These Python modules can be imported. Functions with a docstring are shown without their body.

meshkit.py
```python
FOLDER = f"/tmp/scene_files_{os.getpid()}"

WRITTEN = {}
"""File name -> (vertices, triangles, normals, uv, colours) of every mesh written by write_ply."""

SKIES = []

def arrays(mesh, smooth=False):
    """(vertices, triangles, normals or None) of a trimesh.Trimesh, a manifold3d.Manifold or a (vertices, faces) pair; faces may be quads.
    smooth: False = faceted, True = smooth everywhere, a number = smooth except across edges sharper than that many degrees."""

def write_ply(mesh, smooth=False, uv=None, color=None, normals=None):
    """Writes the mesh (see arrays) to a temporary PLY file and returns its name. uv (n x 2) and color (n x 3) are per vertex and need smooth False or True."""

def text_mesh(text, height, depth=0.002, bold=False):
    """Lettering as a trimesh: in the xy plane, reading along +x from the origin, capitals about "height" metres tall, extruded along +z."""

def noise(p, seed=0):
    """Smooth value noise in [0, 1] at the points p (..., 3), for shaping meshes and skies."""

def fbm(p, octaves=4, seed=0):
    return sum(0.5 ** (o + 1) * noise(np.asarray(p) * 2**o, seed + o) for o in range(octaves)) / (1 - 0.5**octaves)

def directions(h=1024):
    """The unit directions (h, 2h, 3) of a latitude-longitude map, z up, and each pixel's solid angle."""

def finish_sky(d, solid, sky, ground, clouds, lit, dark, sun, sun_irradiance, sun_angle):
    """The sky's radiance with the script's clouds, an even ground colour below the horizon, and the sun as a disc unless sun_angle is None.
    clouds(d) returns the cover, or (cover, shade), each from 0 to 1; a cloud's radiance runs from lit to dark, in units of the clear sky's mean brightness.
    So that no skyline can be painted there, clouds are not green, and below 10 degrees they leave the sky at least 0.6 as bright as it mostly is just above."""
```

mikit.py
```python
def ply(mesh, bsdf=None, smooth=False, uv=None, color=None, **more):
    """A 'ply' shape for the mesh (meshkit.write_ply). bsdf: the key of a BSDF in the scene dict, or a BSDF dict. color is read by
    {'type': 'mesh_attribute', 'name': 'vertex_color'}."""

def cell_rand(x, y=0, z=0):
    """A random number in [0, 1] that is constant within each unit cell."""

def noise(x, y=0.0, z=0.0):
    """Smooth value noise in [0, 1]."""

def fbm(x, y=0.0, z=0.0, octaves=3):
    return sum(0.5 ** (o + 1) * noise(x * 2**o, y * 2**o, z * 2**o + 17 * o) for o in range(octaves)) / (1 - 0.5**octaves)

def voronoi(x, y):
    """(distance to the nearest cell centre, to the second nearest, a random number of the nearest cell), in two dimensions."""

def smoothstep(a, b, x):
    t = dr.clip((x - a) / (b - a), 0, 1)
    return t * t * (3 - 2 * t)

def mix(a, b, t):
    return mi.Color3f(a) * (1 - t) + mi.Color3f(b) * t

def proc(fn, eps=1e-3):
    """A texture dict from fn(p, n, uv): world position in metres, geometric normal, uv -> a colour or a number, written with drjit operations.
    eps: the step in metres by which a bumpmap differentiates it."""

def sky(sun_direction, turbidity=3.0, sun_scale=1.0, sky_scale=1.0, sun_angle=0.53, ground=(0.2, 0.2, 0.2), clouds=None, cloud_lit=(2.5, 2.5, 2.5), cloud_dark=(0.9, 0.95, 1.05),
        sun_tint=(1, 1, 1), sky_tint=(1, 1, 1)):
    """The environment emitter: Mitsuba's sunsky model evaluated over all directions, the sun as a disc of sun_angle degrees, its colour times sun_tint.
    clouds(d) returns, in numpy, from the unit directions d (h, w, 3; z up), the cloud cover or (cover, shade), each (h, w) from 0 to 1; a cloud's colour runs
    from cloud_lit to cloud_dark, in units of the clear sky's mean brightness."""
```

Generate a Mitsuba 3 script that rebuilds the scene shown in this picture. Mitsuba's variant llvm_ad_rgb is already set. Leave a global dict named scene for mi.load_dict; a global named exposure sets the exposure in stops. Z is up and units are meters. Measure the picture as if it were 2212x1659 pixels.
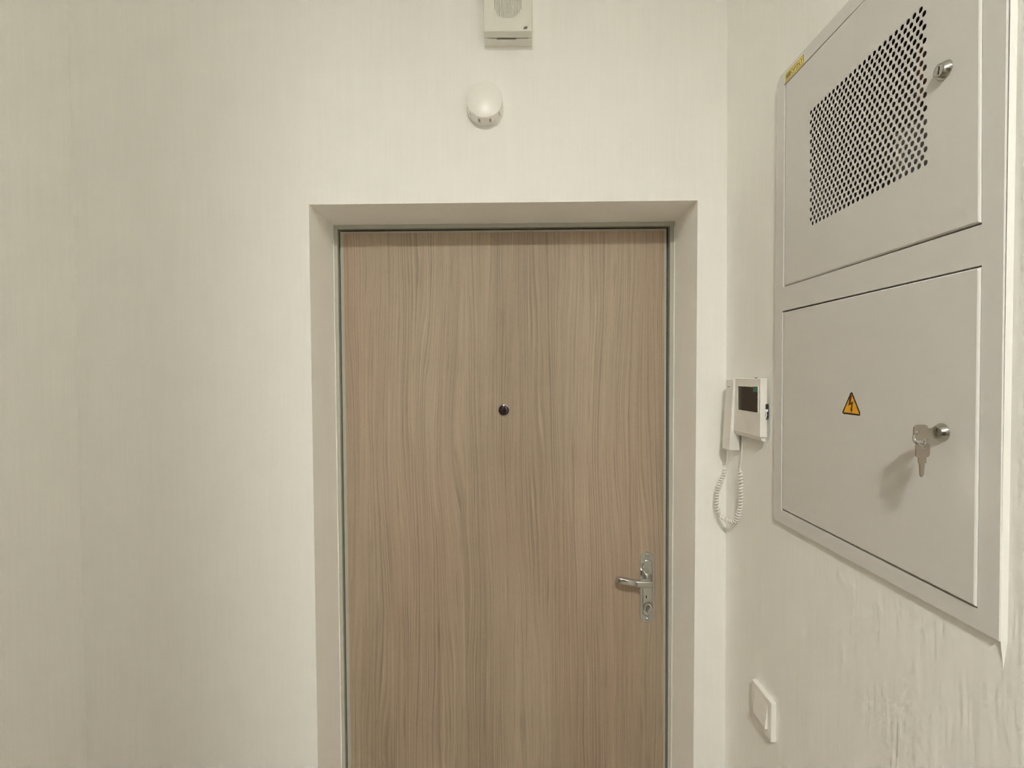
import math
import numpy as np
import trimesh
import drjit as dr
import mitsuba as mi
import mikit
import meshkit
import manifold3d as m3
from shapely.geometry import Polygon, Point, box as sbox
from shapely import affinity
from mikit import noise, fbm, smoothstep, mix

scene, labels = {}, {}
T = mi.ScalarTransform4f
EYE = 1.6                                   # camera height; z values measured from the eye are written EYE + ...

# ------------------------------------------------------------------ camera, lamp, exposure
exposure = 3.52
LAMP_POWER = 37.0
LAMP_TINT = (1.0, 0.985, 0.90)
pitch, yaw, roll, focal = -0.0211687, 0.0035401, -0.0060476, 1033.15
cy_, sy_, cp_, sp_ = math.cos(yaw), math.sin(yaw), math.cos(pitch), math.sin(pitch)
fwd = np.array([sy_ * cp_, cy_ * cp_, sp_])
rt = np.array([cy_, -sy_, 0.0])
up = np.cross(rt, fwd)
up = -rt * math.sin(roll) + up * math.cos(roll)
eye = np.array([0.0, 0.0, EYE])
scene['camera'] = {'type': 'perspective', 'fov_axis': 'x', 'fov': 2 * math.degrees(math.atan(1106.0 / focal)), 'near_clip': 0.01, 'far_clip': 50.0,
                   'to_world': T().look_at(origin=eye.tolist(), target=(eye + fwd).tolist(), up=up.tolist())}

# ------------------------------------------------------------------ room numbers (metres)
YB = 1.155          # face of the end wall
YF = 1.313          # face of the door frame inside the reveal
XR = 0.5227         # face of the right wall
XL = -1.042         # face of the left wall of the vestibule
HALL_X, HALL_Y = -0.262, -0.35    # corner where the hall's left wall ends and the wider vestibule opens
YREAR = -2.6
ZC = 2.80           # ceiling
LAMP = (-0.10, -1.05, ZC)


# ------------------------------------------------------------------ helpers
def add(key, mesh, bsdf, smooth=False, **more):
    base, n = key, 0
    while key in scene:
        n += 1
        key = f'{base}_{n:03d}'
    scene[key] = mikit.ply(mesh, bsdf, smooth=smooth, **more)
    return key


def lab(key, label=None, cat=None, group=None, kind=None):
    d = {}
    if label: d['label'] = label
    if cat: d['category'] = cat
    if group: d['group'] = group
    if kind: d['kind'] = kind
    labels[key] = d


def man(mesh):
    """trimesh -> manifold"""
    return m3.Manifold(m3.Mesh(np.asarray(mesh.vertices, np.float32), np.asarray(mesh.faces, np.uint32)))


def tri(m):
    k = m.to_mesh()
    return trimesh.Trimesh(np.array(k.vert_properties[:, :3], float), np.array(k.tri_verts, int), process=False)


def bx(x0, x1, y0, y1, z0, z1):
    b = trimesh.creation.box(extents=[abs(x1 - x0), abs(y1 - y0), abs(z1 - z0)])
    b.apply_translation([(x0 + x1) / 2, (y0 + y1) / 2, (z0 + z1) / 2])
    return b


def rbox(x0, x1, y0, y1, z0, z1, r, sub=2):
    """box with rounded edges of radius r"""
    s = trimesh.creation.icosphere(subdivisions=sub, radius=r).vertices
    pts = np.vstack([s + [x, y, z] for x in (min(x0, x1) + r, max(x0, x1) - r) for y in (min(y0, y1) + r, max(y0, y1) - r) for z in (min(z0, z1) + r, max(z0, z1) - r)])
    return trimesh.convex.convex_hull(pts)


def cbox(x0, x1, y0, y1, z0, z1, c):
    """box with chamfered edges"""
    pts = []
    lo, hi = np.minimum([x0, y0, z0], [x1, y1, z1]), np.maximum([x0, y0, z0], [x1, y1, z1])
    for i in (0, 1):
        for j in (0, 1):
            for k in (0, 1):
                p = np.array([(lo, hi)[i][0], (lo, hi)[j][1], (lo, hi)[k][2]])
                s = np.array([1 - 2 * i, 1 - 2 * j, 1 - 2 * k]) * c
                pts += [p + s * [0, 1, 1], p + s * [1, 0, 1], p + s * [1, 1, 0]]
    return trimesh.convex.convex_hull(np.array(pts))


def ext(poly, h):
    return trimesh.creation.extrude_polygon(poly, h)


def lathe(profile, n=48):
    """profile [(radius, height)] round local z, closed"""
    return trimesh.creation.revolve(np.array(profile, float), sections=n)


def on_right(mesh, y, z, x=XR):
    """local u (towards the room's entrance, right in view), v up, w out of the right wall -> world"""
    m = mesh.copy()
    p = m.vertices
    m.vertices = np.stack([x - p[:, 2], y - p[:, 0], z + p[:, 1]], 1)
    return m


def on_back(mesh, x, z, y=YB):
    """local u right, v up, w out of the end wall -> world"""
    m = mesh.copy()
    p = m.vertices
    m.vertices = np.stack([x + p[:, 0], y - p[:, 2], z + p[:, 1]], 1)
    return m


def cat(*ms):
    return trimesh.util.concatenate(ms)


def tube(points, r, n=10):
    r = np.broadcast_to(r, len(points))
    """round tube along a polyline"""
    p = np.asarray(points, float)
    t = np.gradient(p, axis=0)
    t /= np.linalg.norm(t, axis=1, keepdims=True)
    a = np.cross(t[0], [0.3, 0.5, 0.8]); a /= np.linalg.norm(a)
    V = []
    ang = np.arange(n) * 2 * np.pi / n
    for i in range(len(p)):
        a = a - t[i] * (a @ t[i]); a /= np.linalg.norm(a)
        b = np.cross(t[i], a)
        V.append(p[i] + r[i] * (np.cos(ang)[:, None] * a + np.sin(ang)[:, None] * b))
    V = np.vstack(V + [p[:1], p[-1:]])
    F = []
    for i in range(len(p) - 1):
        for k in range(n):
            k2 = (k + 1) % n
            F += [[i * n + k, i * n + k2, (i + 1) * n + k2], [i * n + k, (i + 1) * n + k2, (i + 1) * n + k]]
    c0, c1, e = len(V) - 2, len(V) - 1, (len(p) - 1) * n
    for k in range(n):
        k2 = (k + 1) % n
        F += [[c0, k2, k], [c1, e + k, e + k2]]
    return trimesh.Trimesh(V, np.array(F), process=False)


def stadium(w, h, n=24):
    """upright oval with straight sides"""
    r = w / 2
    return sbox(-0.00001, -(h / 2 - r), 0.00001, h / 2 - r).buffer(r, quad_segs=n)


def rrect(w, h, r, n=8):
    return sbox(-w / 2 + r, -h / 2 + r, w / 2 - r, h / 2 - r).buffer(r, quad_segs=n)


# ------------------------------------------------------------------ materials
def plain(key, col, rough=0.5, spec=0.5, metallic=0.0, **more):
    scene[key] = {'type': 'principled', 'base_color': {'type': 'rgb', 'value': list(col)}, 'roughness': rough, 'specular': spec, 'metallic': metallic, **more}


def back_relief(p, n, uv):
    # paper-backed fabric wallpaper: fine upright threads of uneven length
    h = noise(p.x * 420.0, p.y * 420.0, p.z * 9.0) * 0.6 + noise(p.x * 170.0 + 5.0, p.y * 170.0, p.z * 5.0) * 0.8
    return h + 0.6 * noise(p.x * 700.0, p.y * 700.0, p.z * 700.0)


def right_relief(p, n, uv):
    # the same paper over roughly filled plaster: upright threads and shallow trowel strokes
    q = p.y + 0.005 * noise(p.y * 34.0, p.z * 20.0)
    a = noise(q * 190.0, p.z * 9.0) * 0.8 + noise(q * 340.0 + 7.0, p.z * 24.0) * 0.7
    patch = smoothstep(0.45, 0.75, fbm(p.y * 8.0 + 3.0, p.z * 7.0, 2.0, 2))
    b = noise(p.y * 190.0 + 0.7 * p.z * 190.0, p.z * 75.0, 4.0)
    lump = fbm(p.y * 30.0, p.z * 16.0, 8.0, 2) * 1.5
    return a + b * patch * 1.2 + lump + 0.3 * noise(p.y * 640.0, p.z * 400.0)


WALL = (0.835, 0.83, 0.802)


def wall_col(p, n, uv):
    f = noise(p.x * 260.0, p.y * 260.0, p.z * 7.0) * 0.6 + noise(p.x * 900.0, p.y * 900.0, p.z * 300.0) * 0.4
    return mi.Color3f(*WALL) * (0.965 + 0.05 * f)


scene['paint_back'] = {'type': 'bumpmap', 'arbitrary': mikit.proc(back_relief, eps=0.0006), 'scale': 0.00012,
                       'bsdf': {'type': 'principled', 'base_color': mikit.proc(wall_col), 'roughness': 0.75, 'specular': 0.3}}
scene['paint_right'] = {'type': 'bumpmap', 'arbitrary': mikit.proc(right_relief, eps=0.0008), 'scale': 0.00075,
                        'bsdf': {'type': 'principled', 'base_color': mikit.proc(wall_col), 'roughness': 0.75, 'specular': 0.3}}
plain('paint_hall', (0.42, 0.41, 0.385), 0.8, 0.3)
plain('paint_ceiling', (0.86, 0.86, 0.84), 0.9, 0.2)


def floor_col(p, n, uv):
    plank = mikit.cell_rand(dr.floor(p.x / 0.19), dr.floor((p.y + 0.61 * mikit.cell_rand(dr.floor(p.x / 0.19))) / 1.2))
    g = fbm(p.x * 60.0, p.y * 4.0, plank * 9.0, 3)
    return mix((0.27, 0.22, 0.17), (0.38, 0.325, 0.27), 0.65 * g + 0.35 * plank)


scene['floor_laminate'] = {'type': 'principled', 'base_color': mikit.proc(floor_col), 'roughness': 0.45, 'specular': 0.4}


def oak_grain(p):
    # across-the-grain coordinate: long lazy drift, and stronger local pulls that close into arches
    x, z = p.x, p.z
    d = 0.022 * (noise(x * 4.2 + 4.0, z * 2.1, 1.0) - 0.5) + 0.026 * (noise(x * 18.0, z * 1.5, 2.0) - 0.5) + 0.0080 * (noise(x * 44.0, z * 5.2, 3.0) - 0.5) + 0.0016 * (noise(x * 160.0, z * 19.0, 4.0) - 0.5)
    return x + d


def oak_rings(w, z):
    # growth rings: tone deepens slowly, then breaks off sharply; spacing varies
    ph = w * 128.0 + 2.2 * noise(w * 55.0, z * 0.5, 5.0)
    f = ph - dr.floor(ph)
    amp = 0.35 + 0.65 * mikit.cell_rand(dr.floor(ph), 3.0)
    return (smoothstep(0.15, 0.86, f) * (1.0 - smoothstep(0.90, 1.0, f))) * amp * smoothstep(0.15, 0.55, noise(w * 60.0, z * 2.6, 15.0))


def oak(p, n, uv):
    # upright oak-effect laminate: wandering growth rings, dark pores, pale rays and a few broad tone bands
    w = oak_grain(p)
    z = p.z
    band = fbm(p.x * 7.0 + 0.6, z * 0.6, 3.0, 3)
    fine = noise(w * 300.0, z * 2.6, 6.0)
    hair = noise(w * 720.0, z * 11.0, 7.0)
    speck = noise(p.x * 900.0, z * 140.0, 14.0)
    c = mix((0.352, 0.274, 0.200), (0.418, 0.333, 0.250), smoothstep(0.25, 0.75, band))
    c = c * (1.0 - 0.25 * oak_rings(w, z)) * (1.0 + 0.13 * (fine - 0.5) + 0.12 * (hair - 0.5) + 0.08 * (speck - 0.5))
    pore = smoothstep(0.76, 0.90, noise(w * 480.0 + 3.0, z * 8.0, 10.0))
    c = c * (1.0 - 0.13 * pore)
    pale = smoothstep(0.78, 0.93, noise(w * 400.0 + 31.0, z * 4.0, 12.0))
    c = mix(c, mi.Color3f(0.56, 0.47, 0.36), 0.28 * pale)
    warm = smoothstep(0.35, 0.8, fbm(p.x * 4.0 + 9.0, z * 1.8, 13.0, 2))
    return c * mix((0.99, 0.985, 0.985), (1.0, 0.955, 0.965), warm)


def oak_relief(p, n, uv):
    w = oak_grain(p)
    return noise(w * 300.0, p.z * 2.6, 6.0) + 0.6 * noise(w * 720.0, p.z * 11.0, 7.0) - 0.8 * oak_rings(w, p.z)


scene['oak_laminate'] = {'type': 'bumpmap', 'arbitrary': mikit.proc(oak_relief, eps=0.0006), 'scale': 0.00006,
                         'bsdf': {'type': 'principled', 'base_color': mikit.proc(oak), 'roughness': 0.5, 'specular': 0.35}}
plain('added_door_veneer', (0.06, 0.038, 0.026), 0.4, 0.5)  # for the two added unseen doors, dark for the chrome to mirror
plain('frame_paint', (0.46, 0.455, 0.40), 0.45, 0.45)
plain('leaf_metal', (0.43, 0.415, 0.35), 0.45, 0.45)
plain('gasket', (0.075, 0.070, 0.058), 0.7, 0.3)
plain('sealant', (0.88, 0.87, 0.83), 0.5, 0.4)
plain('threshold_metal', (0.35, 0.35, 0.33), 0.4, 0.5)


def coat_relief(p, n, uv):
    return noise(p.x * 900.0, p.y * 900.0, p.z * 900.0)


scene['cabinet_paint'] = {'type': 'bumpmap', 'arbitrary': mikit.proc(coat_relief, eps=0.0005), 'scale': 0.00004,
                          'bsdf': {'type': 'principled', 'base_color': {'type': 'rgb', 'value': [0.65, 0.637, 0.622]}, 'roughness': 0.45, 'specular': 0.45}}
plain('cabinet_inside', (0.17, 0.155, 0.14), 0.6, 0.3)
plain('router_plastic', (0.26, 0.27, 0.28), 0.5, 0.4)
plain('breaker_plastic', (0.30, 0.17, 0.13), 0.5, 0.4)
plain('white_plastic', (0.80, 0.79, 0.76), 0.35, 0.5)
plain('detector_plastic', (0.79, 0.775, 0.735), 0.32, 0.5)
plain('speaker_plastic', (0.68, 0.668, 0.605), 0.4, 0.5)
plain('speaker_base_plastic', (0.73, 0.715, 0.67), 0.5, 0.4)
plain('cone_paper', (0.05, 0.048, 0.045), 0.8, 0.2)
plain('indicator_window', (0.15, 0.125, 0.10), 0.4, 0.5)
plain('intercom_plastic', (0.76, 0.745, 0.715), 0.35, 0.5)
plain('screen_glass', (0.022, 0.016, 0.012), 0.08, 0.5)
plain('teal_film', (0.02, 0.13, 0.10), 0.3, 0.5)
plain('button_ring', (0.78, 0.66, 0.53), 0.4, 0.5)
plain('black_plastic', (0.025, 0.024, 0.026), 0.4, 0.5)
plain('sticker_yellow', (0.78, 0.40, 0.015), 0.3, 0.5)
plain('sticker_black', (0.020, 0.014, 0.008), 0.35, 0.5)
plain('symbol_brown', (0.085, 0.022, 0.003), 0.35, 0.5)
plain('label_yellow', (0.80, 0.66, 0.16), 0.35, 0.5)
plain('label_print', (0.19, 0.13, 0.012), 0.4, 0.4)
plain('label_block', (0.26, 0.20, 0.05), 0.4, 0.4)
plain('lens_glass', (0.022, 0.009, 0.011), 0.12, 0.6)
plain('chrome', (0.60, 0.605, 0.585), 0.08, 0.5, 1.0)
plain('lock_metal', (0.46, 0.455, 0.42), 0.10, 0.5, 1.0)
plain('satin_chrome', (0.57, 0.575, 0.55), 0.24, 0.5, 1.0)
scene['key_metal'] = {'type': 'principled', 'base_color': {'type': 'rgb', 'value': [0.55, 0.50, 0.44]}, 'roughness': 0.32, 'metallic': 1.0}
plain('keyway', (0.03, 0.025, 0.02), 0.6, 0.3)
plain('lamp_housing', (0.85, 0.85, 0.84), 0.4, 0.4)

# ------------------------------------------------------------------ room shell
DOOR_TOP_L, DOOR_TOP_R = EYE + 0.4078, EYE + 0.4133
opening = Polygon([(-0.4765, -0.2), (0.4399, -0.2), (0.4522, DOOR_TOP_R), (-0.4796, DOOR_TOP_L)])
wall_poly = sbox(XL - 0.2, -0.05, XR + 0.2, ZC + 0.1).difference(opening)
wb = ext(wall_poly, 0.23)                                                      # x, z outline through the wall's depth
wb.vertices = np.stack([wb.vertices[:, 0], YB + wb.vertices[:, 2], wb.vertices[:, 1]], 1)
wb.invert()
add('wall_back', wb, 'paint_back'); lab('wall_back', kind='structure')

CAB_Y0, CAB_Y1, CAB_Z0, CAB_Z1 = 0.934, 0.5015, EYE - 0.2885, EYE + 0.563         # flange outline of the cabinet
hole = sbox(CAB_Y1 + 0.014, CAB_Z0 + 0.014, CAB_Y0 - 0.014, CAB_Z1 - 0.014)
wr_poly = sbox(YREAR - 0.2, -0.05, YB + 0.1, ZC + 0.1).difference(hole)
wr = ext(wr_poly, 0.2)
wr.vertices = np.stack([XR + wr.vertices[:, 2], wr.vertices[:, 0], wr.vertices[:, 1]], 1)
add('wall_right', wr, 'paint_right'); lab('wall_right', kind='structure')
lip_pts = []                                       # wallpaper drawn over the cabinet's near edge, running out below its corner
for zz, k in ((0.60, 1.0), (-0.285, 1.0), (-0.294, 0.7), (-0.318, 0.02)):
    lip_pts += [(XR + 0.0006 - 0.0044 * k, 0.5003, EYE + zz), (XR + 0.0006, 0.5003 - 0.0044 * k, EYE + zz), (XR + 0.0006, 0.5003 + 0.0006, EYE + zz), (XR - 0.0036 * k, 0.5003 + 0.0002, EYE + zz)]
lm_ = trimesh.convex.convex_hull(np.array(lip_pts))
add('wall_right__paper_lip', lm_, 'paint_back')
add('wall_left', bx(XL - 0.2, XL, HALL_Y - 0.1, YB + 0.1, -0.05, ZC + 0.1), 'paint_back'); lab('wall_left', kind='structure')
add('wall_hall', bx(XL - 0.2, HALL_X, YREAR - 0.2, HALL_Y, -0.05, ZC + 0.1), 'paint_hall'); lab('wall_hall', kind='structure')
add('wall_rear', bx(HALL_X - 0.1, XR + 0.1, YREAR - 0.2, YREAR, -0.05, ZC + 0.1), 'paint_hall'); lab('wall_rear', kind='structure')
add('ceiling', bx(XL - 0.2, XR + 0.2, YREAR - 0.2, YF + 0.1, ZC, ZC + 0.1), 'paint_ceiling'); lab('ceiling', kind='structure')
add('floor', bx(XL - 0.2, XR + 0.2, YREAR - 0.2, YF + 0.2, -0.1, 0.0), 'floor_laminate'); lab('floor', kind='structure')
add('added_door_2__leaf', cbox(-0.2, 0.45, YREAR, YREAR + 0.03, 0.0, 2.0, 0.004), 'added_door_veneer'); lab('added_door_2', kind='structure')  # dark leaf added behind the camera to give the chrome dark reflections
add('added_door_3__leaf', cbox(HALL_X, HALL_X + 0.02, -1.75, -0.95, 0.0, 2.0, 0.004), 'added_door_veneer'); lab('added_door_3', kind='structure')  # second unseen leaf, added so handle and locks mirror something dark

# ceiling lamp: a round surface-mounted plafond over the hall, behind the camera
lamp_body = lathe([(0.110, -0.001), (0.110, -0.006), (0.122, -0.008), (0.128, -0.004), (0.128, 0.0), (0.110, 0.0)], 64)
if lamp_body.volume < 0: lamp_body.invert()
lamp_body.apply_translation(LAMP)
add('ceiling_lamp__trim_ring', lamp_body, 'lamp_housing', 30)
glow = lathe([(0, -0.0005), (0.1095, -0.0005), (0.1095, -0.0045), (0, -0.0045)], 64)
glow.apply_translation(LAMP)
if glow.volume < 0: glow.invert()
add('ceiling_lamp__diffuser', glow, 'white_plastic', 30,
    emitter={'type': 'area', 'radiance': {'type': 'rgb', 'value': [LAMP_POWER * c for c in LAMP_TINT]}})
lab('ceiling_lamp', 'round white lamp glowing on the hall ceiling', 'lamp')

# ------------------------------------------------------------------ entrance door
fr_out = Polygon([(-0.4762, -1.6), (0.4410, -1.6), (0.4520, 0.4154), (-0.4806, 0.4125)])
fr_in = Polygon([(-0.4662, -1.65), (0.4320, -1.65), (0.4392, 0.4020), (-0.4688, 0.3975)])


def xz(poly, y0, y1):
    m = ext(affinity.translate(poly, 0, EYE), abs(y1 - y0))
    m.vertices = np.stack([m.vertices[:, 0], min(y0, y1) + m.vertices[:, 2], m.vertices[:, 1]], 1)
    m.invert()
    return m


add('door_1__frame', xz(fr_out.difference(fr_in), YF, YF + 0.06), 'frame_paint')
lab('door_1', kind='structure')
lab('door_1__frame', 'narrow grey-green painted metal door frame')
add('door_1__gasket', xz(fr_out.buffer(-0.008, join_style=2).difference(Polygon([(-0.455, -1.65), (0.424, -1.65), (0.424, 0.386), (-0.455, 0.386)])), YF + 0.022, YF + 0.05), 'gasket')
lab('door_1__gasket', 'dark rubber seal in the gap round the leaf')
leaf_poly = Polygon([(-0.4622, -1.592), (0.4285, -1.592), (0.4318, 0.3965), (-0.4640, 0.3920)])
pan_poly = Polygon([(-0.4522, -1.585), (0.4215, -1.585), (0.4243, 0.3895), (-0.4543, 0.3868)])
add('door_1__leaf', xz(leaf_poly, YF + 0.008, YF + 0.06), 'leaf_metal')
lab('door_1__leaf', 'grey metal edge of the door leaf')
YP = YF + 0.0055
panel = xz(pan_poly, YP, YF + 0.02)
add('door_1__panel', panel, 'oak_laminate')
lab('door_1__panel', 'brown oak-effect door panel with upright grain')
add('door_1__threshold', bx(-0.476, 0.440, YF - 0.005, YF + 0.06, 0.0, 0.007), 'threshold_metal')
# bead of filler where the plaster reveal meets the frame
bead_l = tube([(-0.4798, YF - 0.0008, EYE + 0.37 - 1.96 * t) for t in np.linspace(0, 1, 60)] + np.array([[0.0036 * t + 0.0004 * math.sin(47 * t), 0, 0] for t in np.linspace(0, 1, 60)]), 0.0019, 8)
bead_r = tube([(0.4512 - 0.0105 * t + 0.0003 * math.sin(39 * t), YF - 0.0008, EYE + 0.40 - 1.99 * t) for t in np.linspace(0, 1, 60)], 0.0016, 8)
bead_t = tube([(-0.475 + 0.925 * t, YF - 0.0006, EYE + 0.4116 + 0.0029 * t + 0.0003 * math.sin(51 * t)) for t in np.linspace(0, 1, 40)], 0.0014, 8)
for b in (bead_l, bead_r, bead_t):
    add('door_1__sealant_bead', b, 'sealant', True)

# peephole
px_, pz_ = -0.0181, EYE - 0.1000
add('door_1__peephole__ring', on_back(lathe([(0.0128, 0), (0.0172, 0), (0.0170, 0.0012), (0.0158, 0.0024), (0.0146, 0.0026), (0.0128, 0.0008)], 48), px_, pz_, YP), 'chrome', 40)
add('door_1__peephole__lens', on_back(lathe([(0, 0.0006), (0.0144, 0.0006), (0.0144, 0.0022), (0.0115, 0.0033), (0.006, 0.0039), (0, 0.0040)], 48), px_, pz_, YP), 'lens_glass', 40)
lab('door_1__peephole__lens', 'dark maroon peephole lens')
lab('door_1__peephole__ring', 'thin bright ring round the peephole')

# lever handle on a long plate
hx, hz = 0.3776, EYE - 0.5968
plate = trimesh.util.concatenate([ext(stadium(0.0418, 0.1996), 0.0022)])
steps = [(0.0, 0.0), (0.0008, 0.0016), (0.0020, 0.0026)]
ring_pts = []
for inset, hgt in steps:
    c = np.array(stadium(0.0418 - 2 * inset, 0.1996 - 2 * inset).exterior.coords)[:-1]
    ring_pts.append(np.column_stack([c, np.full(len(c), hgt)]))
    if inset == 0:
        ring_pts.append(np.column_stack([c, np.zeros(len(c))]))
plate = trimesh.convex.convex_hull(np.vstack(ring_pts))
rais = []
for inset, hgt in [(0.0, 0.0024), (0.0006, 0.0036), (0.0022, 0.0050), (0.0040, 0.0054)]:
    c = np.array(stadium(0.0300 - 2 * inset, 0.1600 - 2 * inset).exterior.coords)[:-1]
    rais.append(np.column_stack([c, np.full(len(c), hgt)]))
raised = trimesh.convex.convex_hull(np.vstack(rais))
add('door_1__handle__plate', on_back(plate, hx, hz, YP), 'chrome', 25)
add('door_1__handle__raised_plate', on_back(raised, hx, hz, YP), 'chrome', 40)
for s in (1, -1):
    sc = man(lathe([(0, 0), (0.0058, 0), (0.0058, 0.0012), (0.0044, 0.0024), (0, 0.0029)], 32)) - man(bx(-0.0032, 0.0032, -0.0006, 0.0006, 0.0016, 0.004)) - man(bx(-0.0006, 0.0006, -0.0032, 0.0032, 0.0016, 0.004))
    add('door_1__handle__screw', on_back(tri(sc), hx + 0.0004, hz + s * 0.0903, YP - 0.0024), 'satin_chrome', 30)
slot = ext(stadium(0.0024, 0.0085), 0.0006)
add('door_1__handle__slot', on_back(slot, hx - 0.004, hz - 0.0240, YP - 0.0052), 'keyway')


def blend_loft(sections, n=28):
    """loft through (centre, half-size a, half-size b, a-axis, b-axis) superellipse sections"""
    ang = np.arange(n) * 2 * np.pi / n
    V, F = [], []
    for c, a, b, ea, eb in sections:
        ca, sa = np.cos(ang), np.sin(ang)
        e = 0.62
        u = np.sign(ca) * np.abs(ca) ** e * a
        v = np.sign(sa) * np.abs(sa) ** e * b
        V.append(np.array(c) + u[:, None] * np.array(ea) + v[:, None] * np.array(eb))
    k = len(sections)
    for i in range(k - 1):
        for j in range(n):
            j2 = (j + 1) % n
            F += [[i * n + j, i * n + j2, (i + 1) * n + j2], [i * n + j, (i + 1) * n + j2, (i + 1) * n + j]]
    V = np.vstack(V + [np.array(sections[0][0])[None], np.array(sections[-1][0])[None]])
    a, b = len(V) - 2, len(V) - 1
    for j in range(n):
        j2 = (j + 1) % n
        F += [[a, j2, j], [b, (k - 1) * n + j, (k - 1) * n + j2]]
    m = trimesh.Trimesh(V, np.array(F), process=False)
    if m.volume < 0:
        m.invert()
    return m


# lever: a collar on the plate, a neck that comes forward, a flat shoulder and a round grip that runs left
X0, X1, X2 = (1, 0, 0), (0, 1, 0), (0, 0, 1)
sec = [((0.0, 0.030, 0.0045), 0.0115, 0.0115, X0, X1), ((0.0, 0.030, 0.010), 0.0110, 0.0112, X0, X1), ((-0.0015, 0.0305, 0.020), 0.0100, 0.0100, X0, X1),
       ((-0.0050, 0.0315, 0.034), 0.0096, 0.0096, X0, X1), ((-0.0075, 0.0322, 0.045), 0.0092, 0.0094, X0, X1), ((-0.0085, 0.0330, 0.0535), 0.0088, 0.0092, X0, X1), ((-0.0085, 0.0330, 0.0555), 0.0076, 0.0080, X0, X1)]
neck = blend_loft(sec)
sh = [((-0.0050, 0.0330, 0.049), 0.0084, 0.0092, X2, X1), ((-0.0060, 0.0330, 0.049), 0.0096, 0.0099, X2, X1), ((-0.018, 0.0330, 0.049), 0.0100, 0.0100, X2, X1),
      ((-0.0410, 0.0332, 0.049), 0.0096, 0.0096, X2, X1), ((-0.0455, 0.0336, 0.0490), 0.0084, 0.0088, X2, X1), ((-0.0470, 0.0338, 0.0490), 0.0070, 0.0080, X2, X1)]
shoulder = blend_loft(sh)
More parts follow.
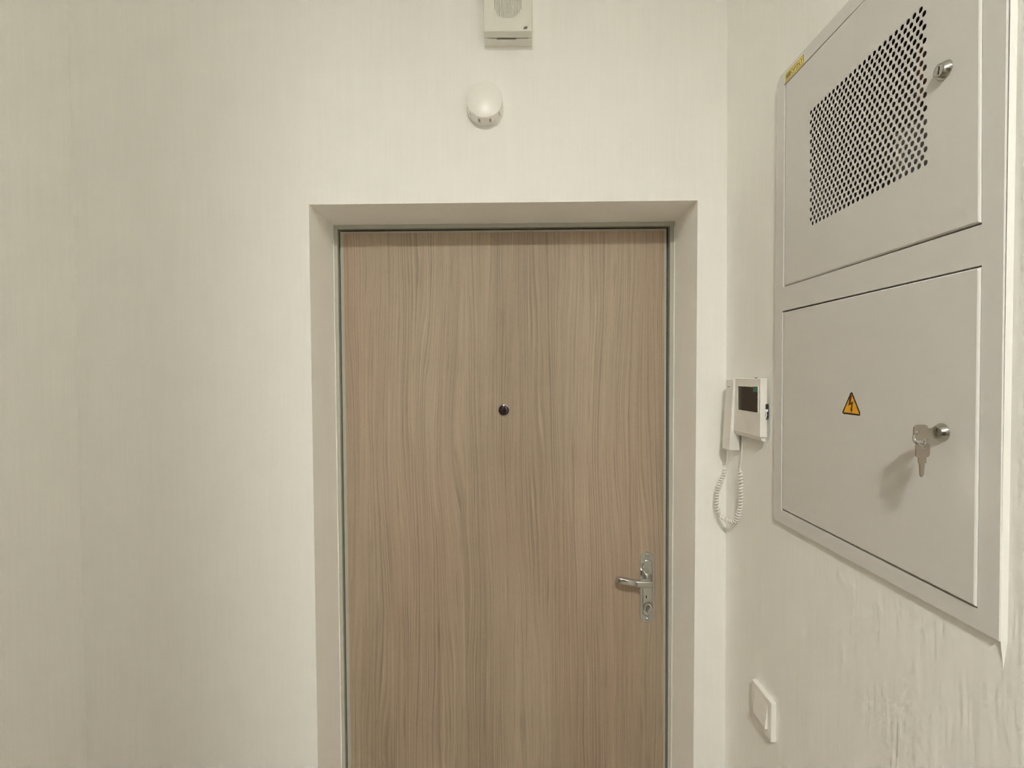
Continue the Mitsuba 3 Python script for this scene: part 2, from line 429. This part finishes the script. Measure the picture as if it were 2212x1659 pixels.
gr = [((-0.0455, 0.0345, 0.0490), 0.0066, 0.0080, X2, X1), ((-0.052, 0.0356, 0.0500), 0.0074, 0.0086, X2, X1), ((-0.061, 0.0368, 0.0502), 0.0076, 0.0090, X2, X1),
      ((-0.074, 0.0390, 0.0490), 0.0078, 0.0092, X2, X1), ((-0.087, 0.0406, 0.0462), 0.0078, 0.0090, X2, X1), ((-0.0940, 0.0412, 0.0440), 0.0072, 0.0080, X2, X1), ((-0.0962, 0.0414, 0.0432), 0.0050, 0.0056, X2, X1)]
grip = blend_loft(gr)
add('door_1__handle__lever_neck', on_back(neck, hx + 0.0005, hz, YP), 'chrome', 40)
add('door_1__handle__lever_shoulder', on_back(shoulder, hx + 0.0005, hz, YP), 'satin_chrome', 40)
add('door_1__handle__lever_grip', on_back(grip, hx + 0.0005, hz, YP), 'chrome', 40)
lab('door_1__handle', 'chrome lever handle on a long oval plate')
# thumb turn
rose = lathe([(0, 0.0050), (0.0132, 0.0050), (0.0130, 0.0076), (0.0112, 0.0102), (0.0080, 0.0110), (0, 0.0110)], 48)
add('door_1__handle__thumb_turn_rose', on_back(rose, hx + 0.001, hz - 0.0520, YP), 'chrome', 40)
tn = blend_loft([((0, 0, 0.0105), 0.0062, 0.0098, X0, X1), ((0, 0, 0.017), 0.0060, 0.0112, X0, X1), ((0, 0, 0.0225), 0.0056, 0.0112, X0, X1), ((0, 0, 0.0245), 0.0044, 0.0100, X0, X1)])
tn.apply_transform(trimesh.transformations.rotation_matrix(math.radians(-38), [0, 0, 1]))
add('door_1__handle__thumb_turn', on_back(tn, hx + 0.002, hz - 0.0530, YP), 'chrome', 40)

# ------------------------------------------------------------------ smoke detector over the door
dx, dz = -0.0560, EYE + 0.6350
base = lathe([(0, 0), (0.0432, 0), (0.0436, 0.0015), (0.0436, 0.0110), (0.0426, 0.0124), (0.0395, 0.0126), (0, 0.0126)], 72)
add('smoke_detector__base', on_back(base, dx, dz), 'detector_plastic', 30)
core = lathe([(0, 0.0120), (0.0330, 0.0120), (0.0330, 0.0265), (0, 0.0265)], 60)
add('smoke_detector__chamber', on_back(core, dx, dz), 'detector_plastic', 30)
n_rib = 10
for k in range(n_rib):
    a = 2 * math.pi * (k + 0.5) / n_rib
    wdg = Polygon([(0.0325 * math.cos(a + t), 0.0325 * math.sin(a + t)) for t in np.linspace(-0.25, 0.25, 9)] + [(0.0424 * math.cos(a + t), 0.0424 * math.sin(a + t)) for t in np.linspace(0.25, -0.25, 9)])
    r_ = ext(wdg, 0.0150); r_.apply_translation([0, 0, 0.0118])
    add('smoke_detector__rib', on_back(r_, dx, dz), 'detector_plastic', 30)
cover = lathe([(0, 0.0262), (0.0418, 0.0262), (0.0424, 0.0270), (0.0424, 0.0338), (0.0421, 0.0348), (0.0412, 0.0356)] + [(0.0405 * (1 - k / 10), 0.0359 + 0.0048 * (1 - (1 - k / 10) ** 2)) for k in range(11)], 72)
add('smoke_detector__cover', on_back(cover, dx, dz), 'detector_plastic', 30)
lab('smoke_detector', 'round white smoke detector on the wall above the door', 'smoke detector')

# ------------------------------------------------------------------ alarm loudspeaker above it
sx0, sx1, sz0, sz1 = -0.0562, 0.0556, EYE + 0.7790, EYE + 0.9300
sw, shh = sx1 - sx0, sz1 - sz0
scx, scz = (sx0 + sx1) / 2, (sz0 + sz1) / 2
front = man(rbox(-sw / 2, sw / 2, -shh / 2, shh / 2, 0.0278, 0.0505, 0.0028, 2)) - man(bx(-sw / 2 + 0.003, sw / 2 - 0.003, -shh / 2 + 0.003, shh / 2 - 0.003, 0.0270, 0.0478))
gz = EYE + 0.8400 - scz
gx = -0.0003 - scx
holes = []
pitch_h = 0.00375
for i in range(-9, 10):
    for j in range(-9, 10):
        ux, uz = i * pitch_h, j * pitch_h
        if math.hypot(ux, uz) < 0.0335:
            holes.append(m3.Manifold.cube([0.0015, 0.0024, 0.006], True).translate([gx + ux, gz + uz, 0.0500]))
led_hole = ext(Polygon([(-0.0052, -0.0030), (0.0034, -0.0030), (0.0054, 0.0030), (-0.0028, 0.0030)]), 0.006)
led_hole.apply_translation([0.0392 - scx, EYE + 0.7865 - scz, 0.0480])
front = front - m3.Manifold.batch_boolean(holes, m3.OpType.Add) - man(led_hole)
add('alarm_speaker__cover', on_back(tri(front), scx, scz), 'speaker_plastic', 30)
add('alarm_speaker__indicator', on_back(ext(Polygon([(-0.0050, -0.0028), (0.0032, -0.0028), (0.0051, 0.0028), (-0.0027, 0.0028)]), 0.0012), 0.0392, EYE + 0.7865, YB - 0.0482), 'indicator_window')
lab('alarm_speaker__indicator', 'small dark slanted indicator window')
# the back box is an open tray; its lower rim is cut away so that a real gap runs under the cover, deeper at the cable notch
bplate = man(rbox(-sw / 2, sw / 2, -shh / 2 - 0.0004, shh / 2, 0.0, 0.0276, 0.0012, 2)) - man(bx(-sw / 2 + 0.003, sw / 2 - 0.003, -shh / 2 + 0.003, shh / 2 - 0.003, 0.004, 0.030))
bplate = bplate - man(bx(-sw / 2 + 0.009, sw / 2 - 0.009, -shh / 2 - 0.01, -shh / 2 + 0.01, 0.0260, 0.030)) - man(bx(-0.0265, 0.0185, -shh / 2 - 0.01, -shh / 2 + 0.01, 0.0228, 0.030))
add('alarm_speaker__back_box', on_back(tri(bplate), scx, scz), 'speaker_base_plastic', 30)
add('alarm_speaker__loudspeaker_cone', on_back(lathe([(0.034, 0.0462), (0.034, 0.0440), (0.012, 0.030), (0, 0.030), (0, 0.034), (0.010, 0.034)], 40), -0.0003 - 0.0, EYE + 0.8400), 'cone_paper', 40)
lab('alarm_speaker', 'cream box loudspeaker with round grille high on the wall above the smoke detector', 'speaker')

# ------------------------------------------------------------------ electrical cabinet in the right wall
XF = 0.5170                                   # face of flange and doors


def yz(poly, x0, x1):
    """outline given as (y, z) with z from the eye -> prism between x0 and x1"""
    m = ext(affinity.translate(poly, 0, EYE), abs(x1 - x0))
    m.vertices = np.stack([min(x0, x1) + m.vertices[:, 2], m.vertices[:, 0], m.vertices[:, 1]], 1)
    if m.volume < 0:
        m.invert()
    return m


fl = Polygon([(0.9350, -0.2890), (0.5000, -0.2870), (0.5015, 0.100), (0.5030, 0.5630), (0.9210, 0.5630), (0.9320, 0.5520)])
UD = dict(y0=0.9075, y1=0.5230, z0=0.1605, z1=0.5390)      # upper opening
LD = dict(y0=0.9095, y1=0.5220, z0=-0.2630, z1=0.1160)     # lower opening
up_open = Polygon([(0.9065, 0.1605), (0.5249, 0.1605), (0.5289, 0.5395), (0.9058, 0.5395)])
lo_open = Polygon([(0.9095, -0.2640), (0.5235, -0.2640), (0.5243, 0.1160), (0.9085, 0.1160)])
flange = yz(fl.difference(up_open).difference(lo_open), XF, XR + 0.0002)
add('electrical_cabinet__flange', flange, 'cabinet_paint')
# folded returns of the flange round both openings
for op, (zt) in ((up_open, 1), (lo_open, 0)):
    add('electrical_cabinet__return', yz(op.buffer(0.0010, join_style=2).difference(op), XF + 0.0004, XF + 0.020), 'cabinet_paint')
bi = sbox(0.5175, -0.272, 0.918, 0.546)
body = yz(bi.buffer(0.0012, join_style=2).difference(bi), XR, XR + 0.118)
add('electrical_cabinet__body', body, 'cabinet_inside')
add('electrical_cabinet__back_plate', yz(bi.buffer(0.0012, join_style=2), XR + 0.118, XR + 0.120), 'cabinet_inside')
add('electrical_cabinet__divider', yz(sbox(0.519, 0.1375, 0.9165, 0.1390), XF + 0.0215, XR + 0.1175), 'cabinet_inside')


def ajar(y):
    """x of a door's face: a touch recessed at the hinges, a little proud at the lock side"""
    return XF + 0.0015 - 0.0041 * (0.905 - y) / 0.38


def sheet_door(poly, hole_discs=None):
    """pressed sheet door: rounded outline edge, folded returns"""
    rings = []
    for inset, dpt in [(0.0, 0.014), (0.0, 0.0022), (0.0006, 0.0008), (0.0018, 0.0)]:
        rings.append((poly.buffer(-inset, join_style=2), dpt))
    pts = []
    for g, d in rings:
        c = np.array(g.exterior.coords)[:-1]
        pts.append(np.column_stack([c, np.full(len(c), d)]))
    m = man(trimesh.convex.convex_hull(np.vstack(pts)))                   # (y, z, depth)
    inner = poly.buffer(-0.0014, join_style=2)
    cut = ext(inner, 0.03); cut.apply_translation([0, 0, 0.0012])
    m = m - man(cut)
    if hole_discs:
        m = m - m3.Manifold.extrude(m3.CrossSection(hole_discs, m3.FillRule.Positive), 0.01).translate([0, 0, -0.004])
    t = tri(m)
    t.vertices = np.stack([ajar(t.vertices[:, 0]) + t.vertices[:, 2], t.vertices[:, 0], EYE + t.vertices[:, 1]], 1)
    if t.volume < 0:
        t.invert()
    return t


up_poly = Polygon([(0.9056, 0.1627), (0.5254, 0.1627), (0.5294, 0.5388), (0.9049, 0.5388)])
lo_poly = Polygon([(0.9086, -0.2616), (0.5240, -0.2616), (0.5248, 0.1138), (0.9076, 0.1138)])
discs = []
ca = np.arange(16) * 2 * np.pi / 16
PB, PA = 0.01655, 0.00965                    # pitch down a column, pitch along a row
for col in range(24):
    for row in range(12):
        for stag in (0, 1):
            yy = 0.8275 - (col + 0.5 * stag) * PA
            zz = 0.4448 - (row + 0.5 * stag) * PB
            f = (0.8275 - yy) / 0.2275
            g = (0.4448 - zz) / 0.19
            zz += 0.0068 * f * (1 - g) + 0.0040 * f * g - 0.0005 * g
            yy += -0.0020 * g - 0.0030 * f * g
            discs.append(np.column_stack([yy + 0.0036 * np.cos(ca), zz + 0.0036 * np.sin(ca)]))
add('electrical_cabinet__door', sheet_door(up_poly, discs), 'cabinet_paint', 28)
lab('electrical_cabinet__door', 'upper cabinet door with a field of small round vent holes')
add('electrical_cabinet__door_001', sheet_door(lo_poly), 'cabinet_paint', 28)
lab('electrical_cabinet__door_001', 'plain lower cabinet door')
lab('electrical_cabinet', 'tall light grey metal electrical cabinet with two doors set in the right wall', 'electrical cabinet')
# gear faintly seen through the holes: a grey router and breakers on a rail
add('electrical_cabinet__router', rbox(XR + 0.060, XR + 0.090, 0.585, 0.730, EYE + 0.215, EYE + 0.360, 0.004, 1), 'router_plastic', 30)
for k in range(3):
    add('electrical_cabinet__breaker', cbox(XR + 0.060, XR + 0.110, 0.640 + 0.0182 * k, 0.6575 + 0.0182 * k, EYE + 0.385, EYE + 0.465, 0.002), 'breaker_plastic')


def cam_lock(parent, y, z, keyed):
    b = lathe([(0, -0.010), (0.0092, -0.010), (0.0092, 0.0), (0.0108, 0.0), (0.0108, 0.0010), (0.0104, 0.0020), (0.0076, 0.0069), (0.0066, 0.0075), (0.0056, 0.0070), (0, 0.0070)], 56)
    add(parent + '__lock', on_right(b, y, z, ajar(y)), 'lock_metal', 30)
    kw = Polygon([(-0.0008, -0.0044), (0.0006, -0.0044), (0.0006, -0.0006), (0.0014, 0.0004), (0.0014, 0.0044), (0.0000, 0.0044), (0.0000, 0.0004), (-0.0008, -0.0004)])
    add(parent + '__keyway', on_right(ext(kw, 0.0004), y, z, ajar(y) - 0.0070), 'keyway')


cam_lock('electrical_cabinet__door', 0.5705, EYE + 0.3550, False)
cam_lock('electrical_cabinet__door_001', 0.5675, EYE - 0.0728, True)

# key in the lower lock, ring, spare key
KY, KZ = 0.5675, EYE - 0.0728


def key_outline():
    bow = rrect(0.0188, 0.0170, 0.0042)
    nk = sbox(-0.0052, -0.0155, 0.0052, -0.0080)
    bl = Polygon([(-0.0032, -0.0150), (0.0030, -0.0150), (0.0030, -0.0200), (0.0024, -0.0212), (0.0030, -0.0226), (0.0024, -0.0246), (0.0029, -0.0264), (0.0024, -0.0285), (0.0010, -0.0316), (-0.0010, -0.0320), (-0.0028, -0.0296), (-0.0032, -0.0270)])
    return bow.union(nk).union(bl).difference(Point(0.0, 0.0042).buffer(0.0022))


def bevel_ext(poly, t, c=0.0003):
    a = ext(poly.buffer(-c), t)
    b = ext(poly, t - 2 * c); b.apply_translation([0, 0, c])
    return tri(man(a) + man(b))


kflat = bevel_ext(key_outline(), 0.0020)
kflat.apply_translation([0, 0, -0.0010])                            # local: x width, y up (bow on top, blade down), z thickness
k1 = kflat.copy()                                                   # blade points into the lock (+X)
p = k1.vertices
k1.vertices = np.stack([ajar(KY) - 0.0258 - p[:, 1], KY + p[:, 2], KZ + p[:, 0] - 0.0002], 1)
if k1.volume < 0: k1.invert()
add('key__blade_and_bow', k1, 'key_metal', 30)
lab('key', 'small metal key pushed into the lower cabinet lock', 'key')
rg = trimesh.creation.torus(0.0074, 0.0011, major_sections=48, minor_sections=12)
rg.vertices[:, 2] *= 1.7
rg.apply_transform(trimesh.transformations.rotation_matrix(math.radians(62), [1, 0, 0]))
rg.apply_transform(trimesh.transformations.rotation_matrix(math.radians(12), [0, 0, 1]))
rg.apply_translation([0.4868, KY - 0.0010, EYE - 0.0815])
add('key_ring__ring', rg, 'chrome', True)
lab('key_ring', 'small steel ring joining the two keys at the cabinet lock', 'key ring')
k2 = kflat.copy()
k2.apply_transform(trimesh.transformations.rotation_matrix(math.radians(-1), [0, 0, 1]))
p = k2.vertices
k2.vertices = np.stack([0.4898 + p[:, 0], KY - p[:, 2] - 0.002 + 0.12 * (p[:, 0]), EYE - 0.0938 + p[:, 1]], 1)
if k2.volume < 0: k2.invert()
add('key_001__blade_and_bow', k2, 'key_metal', 30)
lab('key_001', 'spare metal key hanging blade down from the key ring', 'key')

# warning triangle
tri_o = Polygon([(0.0213, -0.0190), (-0.0213, -0.0190), (0.0, 0.0180)]).buffer(-0.0028).buffer(0.0028, quad_segs=6)
tri_i = Polygon([(0.0213, -0.0190), (-0.0213, -0.0190), (0.0, 0.0180)]).buffer(-0.0026, join_style=2).buffer(-0.0006).buffer(0.0006)
WY, WZ = 0.7217, EYE - 0.0462
add('warning_sticker__border', on_right(ext(tri_o, 0.0003), WY, WZ, ajar(WY) + 0.0001), 'sticker_black')
lab('warning_sticker__border', 'black border')
add('warning_sticker__face', on_right(ext(tri_i, 0.00045), WY, WZ, ajar(WY) + 0.0001), 'sticker_yellow')
bolt = Polygon([(-0.0026, 0.0097), (0.0020, 0.0097), (-0.0012, -0.0020), (0.0044, 0.0012), (0.0020, -0.0105), (0.0032, -0.0112), (0.0008, -0.0166), (-0.0016, -0.0112), (-0.0004, -0.0108), (0.0008, -0.0036), (-0.0058, -0.0064)])
add('warning_sticker__lightning_symbol', on_right(ext(affinity.translate(bolt, -0.0002, 0.001), 0.0006), WY, WZ, ajar(WY) + 0.0001), 'symbol_brown')
lab('warning_sticker__lightning_symbol', 'dark lightning bolt symbol')
lab('warning_sticker', 'yellow triangular warning sticker with a lightning bolt on the lower cabinet door', 'sticker')

# yellow maker's label at the cabinet's top corner
LY0, LZ0 = 0.9040, EYE + 0.5395
lw, lh = 0.0580, 0.0170
add('name_label__face', on_right(ext(sbox(0, 0, lw, lh), 0.0003), LY0, LZ0, XF), 'label_yellow')
rim = sbox(0.0018, 0.0018, lw - 0.0005, lh - 0.0014).difference(sbox(0.0018, 0.0030, lw - 0.0022, lh - 0.0024))
rim = rim.difference(sbox(-1, 0.0032, 0.004, lh - 0.0026))
add('name_label__border', on_right(ext(rim, 0.0004), LY0, LZ0, XF), 'label_print')
blk = sbox(0.0035, 0.0046, 0.0190, 0.0128)
add('name_label__block', on_right(ext(blk, 0.0004), LY0, LZ0, XF), 'label_block')
tx = meshkit.text_mesh('OPINT', 0.0072, 0.0004, bold=True)
wtx = tx.vertices[:, 0].max() - tx.vertices[:, 0].min()
tx.vertices[:, 0] = (tx.vertices[:, 0] - tx.vertices[:, 0].min()) * (0.0345 / wtx) + 0.0200
tx.vertices[:, 1] += 0.0050
add('name_label__lettering', on_right(tx, LY0, LZ0, XF), 'label_print')
lab('name_label', 'small yellow lettered label at the top left corner of the cabinet', 'label')

# ------------------------------------------------------------------ intercom monitor
def rz(p):
    return EYE + p


prof = [(0.5160, -0.0120), (0.5045, -0.0120), (0.5030, -0.0124), (0.5023, -0.0134), (0.5023, -0.1295), (0.5030, -0.1305), (0.5040, -0.1310), (0.5160, -0.1310)]
pm = ext(Polygon(prof), 1.0735 - 0.9590)                            # x, z outline along y
pm.vertices = np.stack([pm.vertices[:, 0], 1.0735 - pm.vertices[:, 2], EYE + pm.vertices[:, 1]], 1)
if pm.volume < 0: pm.invert()
pm = man(pm)
scr_cut = bx(0.4900, 0.5040, 1.0545, 0.9655, EYE - 0.0285, EYE - 0.0835)
pm = pm - man(scr_cut)
pm = pm - man(bx(0.5130, 0.5200, 0.950, 0.975, EYE - 0.0960, EYE - 0.0640))
add('intercom_monitor__body', tri(pm), 'intercom_plastic', 25)
lower = [(0.5052, -0.1312), (0.5065, -0.1352), (0.5090, -0.1388), (0.5120, -0.1402), (0.5160, -0.1402), (0.5160, -0.1312)]
lm = ext(Polygon(lower), 1.0730 - 0.9625)
lm.vertices = np.stack([lm.vertices[:, 0], 1.0730 - lm.vertices[:, 2], EYE + lm.vertices[:, 1]], 1)
if lm.volume < 0: lm.invert()
add('intercom_monitor__lower_trim', lm, 'intercom_plastic', 30)
bez = yz(sbox(0.9655, -0.0835, 1.0545, -0.0285).difference(sbox(0.9672, -0.0820, 1.0528, -0.0300)), 0.5014, 0.5039)
add('intercom_monitor__screen_bezel', bez, 'white_plastic')
lab('intercom_monitor__screen_bezel', 'thin white rim round the screen')
add('intercom_monitor__screen', yz(sbox(0.9674, -0.0818, 1.0526, -0.0302), 0.5030, 0.5040), 'screen_glass')
lab('intercom_monitor__screen', 'dark glossy screen')
add('intercom_monitor__film_tab', yz(affinity.translate(rrect(0.0180, 0.0112, 0.0012), 0.9765, -0.0345), 0.5010, 0.5014), 'teal_film')
lab('intercom_monitor__film_tab', 'teal tab of protective film at the screen corner')
add('intercom_monitor__button', on_right(ext(stadium(0.0115, 0.0175).difference(stadium(0.0098, 0.0158)), 0.0003), 1.0140, EYE - 0.1135, 0.5023), 'button_ring')
lab('intercom_monitor__button', 'faint peach ring of the call button')
add('intercom_monitor__button_cap', on_right(ext(stadium(0.0096, 0.0156), 0.0004), 1.0140, EYE - 0.1135, 0.5023), 'intercom_plastic')
add('intercom_monitor__top_clip', yz(sbox(0.9765, -0.0122, 0.9845, -0.0108), 0.5040, 0.5062), 'black_plastic')
add('intercom_monitor__bracket', bx(0.5160, XR, 1.060, 0.985, EYE - 0.030, EYE - 0.120), 'intercom_plastic')
# plug and socket behind its near edge
add('intercom_monitor__socket', rbox(0.5130, XR, 0.9840, 0.9640, EYE - 0.0940, EYE - 0.0640, 0.0015, 1), 'black_plastic', 30)
add('intercom_monitor__plug', rbox(0.5135, 0.5190, 0.9645, 0.9595, EYE - 0.0800, EYE - 0.0745, 0.0008, 1), 'white_plastic', 30)
lab('intercom_monitor__plug', 'white wire plug')
add('intercom_monitor__wire', tube([(0.5158, 0.9620, EYE - 0.0795), (0.5160, 0.9605, EYE - 0.0860), (0.5158, 0.9625, EYE - 0.0925), (0.5150, 0.9680, EYE - 0.0990)], 0.0011, 8), 'white_plastic', True)
lab('intercom_monitor', 'slim white video intercom with dark screen on the right wall by the corner', 'intercom')

# handset resting at the monitor's far edge, leaning out at its lower end
hs_top, hs_bot = -0.0140, -0.1770
rings_h = []
CH = 0.0022
for t, shrink in [(0.0, 1), (0.014, 0), (0.2, 0), (0.45, 0), (0.87, 0), (0.986, 0), (1.0, 1)]:
    z = EYE + hs_top + (hs_bot - hs_top) * t
    xf = 0.4990 - 0.0048 * min(1.0, t * 1.15) + CH * shrink
    yn, yf = 1.0660 + 0.0107 * t + CH * shrink, 1.1085 + 0.0094 * t - CH * shrink
    rings_h.append([(xf, yn + CH, z), (xf + CH * 0.4, yn + CH * 0.4, z), (xf + CH, yn, z), (0.5170, yn, z), (0.5170, yf, z), (xf + 0.006, yf, z), (xf + 0.002, yf - 0.0015, z), (xf, yf - 0.006, z)])
n = 8
Vh, Fh = [p_ for r_ in rings_h for p_ in r_], []
for i in range(len(rings_h) - 1):
    for j in range(n):
        j2 = (j + 1) % n
        Fh += [[i * n + j, i * n + j2, (i + 1) * n + j2], [i * n + j, (i + 1) * n + j2, (i + 1) * n + j]]
Vh += [np.mean(rings_h[0], 0).tolist(), np.mean(rings_h[-1], 0).tolist()]
for j in range(n):
    j2 = (j + 1) % n
    Fh += [[len(Vh) - 2, j2, j], [len(Vh) - 1, (len(rings_h) - 1) * n + j, (len(rings_h) - 1) * n + j2]]
hm = trimesh.Trimesh(np.array(Vh), np.array(Fh), process=False)
if hm.volume < 0: hm.invert()
hm = tri(man(hm) - man(bx(0.490, 0.512, 1.0830, 1.0960, EYE - 0.0331, EYE - 0.0316)))
add('intercom_handset__body', hm, 'intercom_plastic', 35)
# lead, coil, lead
path = np.array([(0.4985, 1.0930, -0.174), (0.4985, 1.0950, -0.190), (0.4985, 1.0985, -0.205), (0.4980, 1.1015, -0.2150),
                 (0.4960, 1.1075, -0.2350), (0.4920, 1.1205, -0.2620), (0.4890, 1.1280, -0.2900), (0.4890, 1.1300, -0.3120), (0.4940, 1.1240, -0.3350),
                 (0.5030, 1.1080, -0.3450), (0.5110, 1.0890, -0.3420), (0.5145, 1.0740, -0.3220), (0.5150, 1.0670, -0.2950), (0.5150, 1.0650, -0.2650), (0.5150, 1.0660, -0.2380),
                 (0.5150, 1.0690, -0.2150), (0.5150, 1.0640, -0.1980), (0.5150, 1.0600, -0.1700), (0.5150, 1.0590, -0.1390)])
# smooth the control points
from scipy.interpolate import CubicSpline
d = np.concatenate([[0], np.cumsum(np.linalg.norm(np.diff(path, axis=0), axis=1))])
cs = CubicSpline(d, path)
s0, s1 = d[3], d[15]
ss = np.linspace(s0, s1, 1300)
base_ = cs(ss); tan = cs(ss, 1); tan /= np.linalg.norm(tan, axis=1, keepdims=True)
turns = 43
phi = np.linspace(0, 2 * np.pi * turns, len(ss))
ref = np.array([1.0, 0.0, 0.0])
nn = ref - tan * (tan @ ref)[:, None]; nn /= np.linalg.norm(nn, axis=1, keepdims=True)
bb = np.cross(tan, nn)
rad = 0.0036 * np.minimum(1.0, np.minimum(np.linspace(0, 25, len(ss)), np.linspace(25, 0, len(ss))))
helix = base_ + rad[:, None] * (np.cos(phi)[:, None] * nn + np.sin(phi)[:, None] * bb)
full = np.vstack([cs(np.linspace(0, s0, 14)[:-1]), helix, cs(np.linspace(s1, d[-1], 14)[1:])])
full[:, 2] += EYE
thick = np.concatenate([np.full(13, 0.0011), 0.0011 + 0.0009 * np.clip(rad / 0.0036, 0, 1), np.full(13, 0.0011)])
add('intercom_handset__cord', tube(full, thick, 8), 'intercom_plastic', True)
lab('intercom_handset__cord', 'coiled white cord hanging in a loop')
lab('intercom_handset', 'white intercom handset with coiled cord, hung beside the screen near the corner', 'handset')

# ------------------------------------------------------------------ light switch
sy0, sy1, szt, szb = 1.0062, 0.9298, EYE - 0.6540, EYE - 0.7332
pl = man(cbox(0.5118, XR, sy0, sy1, szt, szb, 0.0011)) - man(bx(0.505, 0.5175, 0.9930, 0.9425, EYE - 0.6665, EYE - 0.7180))
add('light_switch__plate', tri(pl), 'white_plastic', 20)
rk = trimesh.convex.convex_hull(np.array([(x, y, z) for y in (0.9922, 0.9433) for x, z in ((0.5122, EYE - 0.6672), (0.5064, EYE - 0.7130), (0.5068, EYE - 0.7160), (0.5180, EYE - 0.7172), (0.5180, EYE - 0.6672))]))
add('light_switch__rocker', rk, 'white_plastic', 20)
lab('light_switch', 'square white light switch low on the right wall under the intercom', 'light switch')
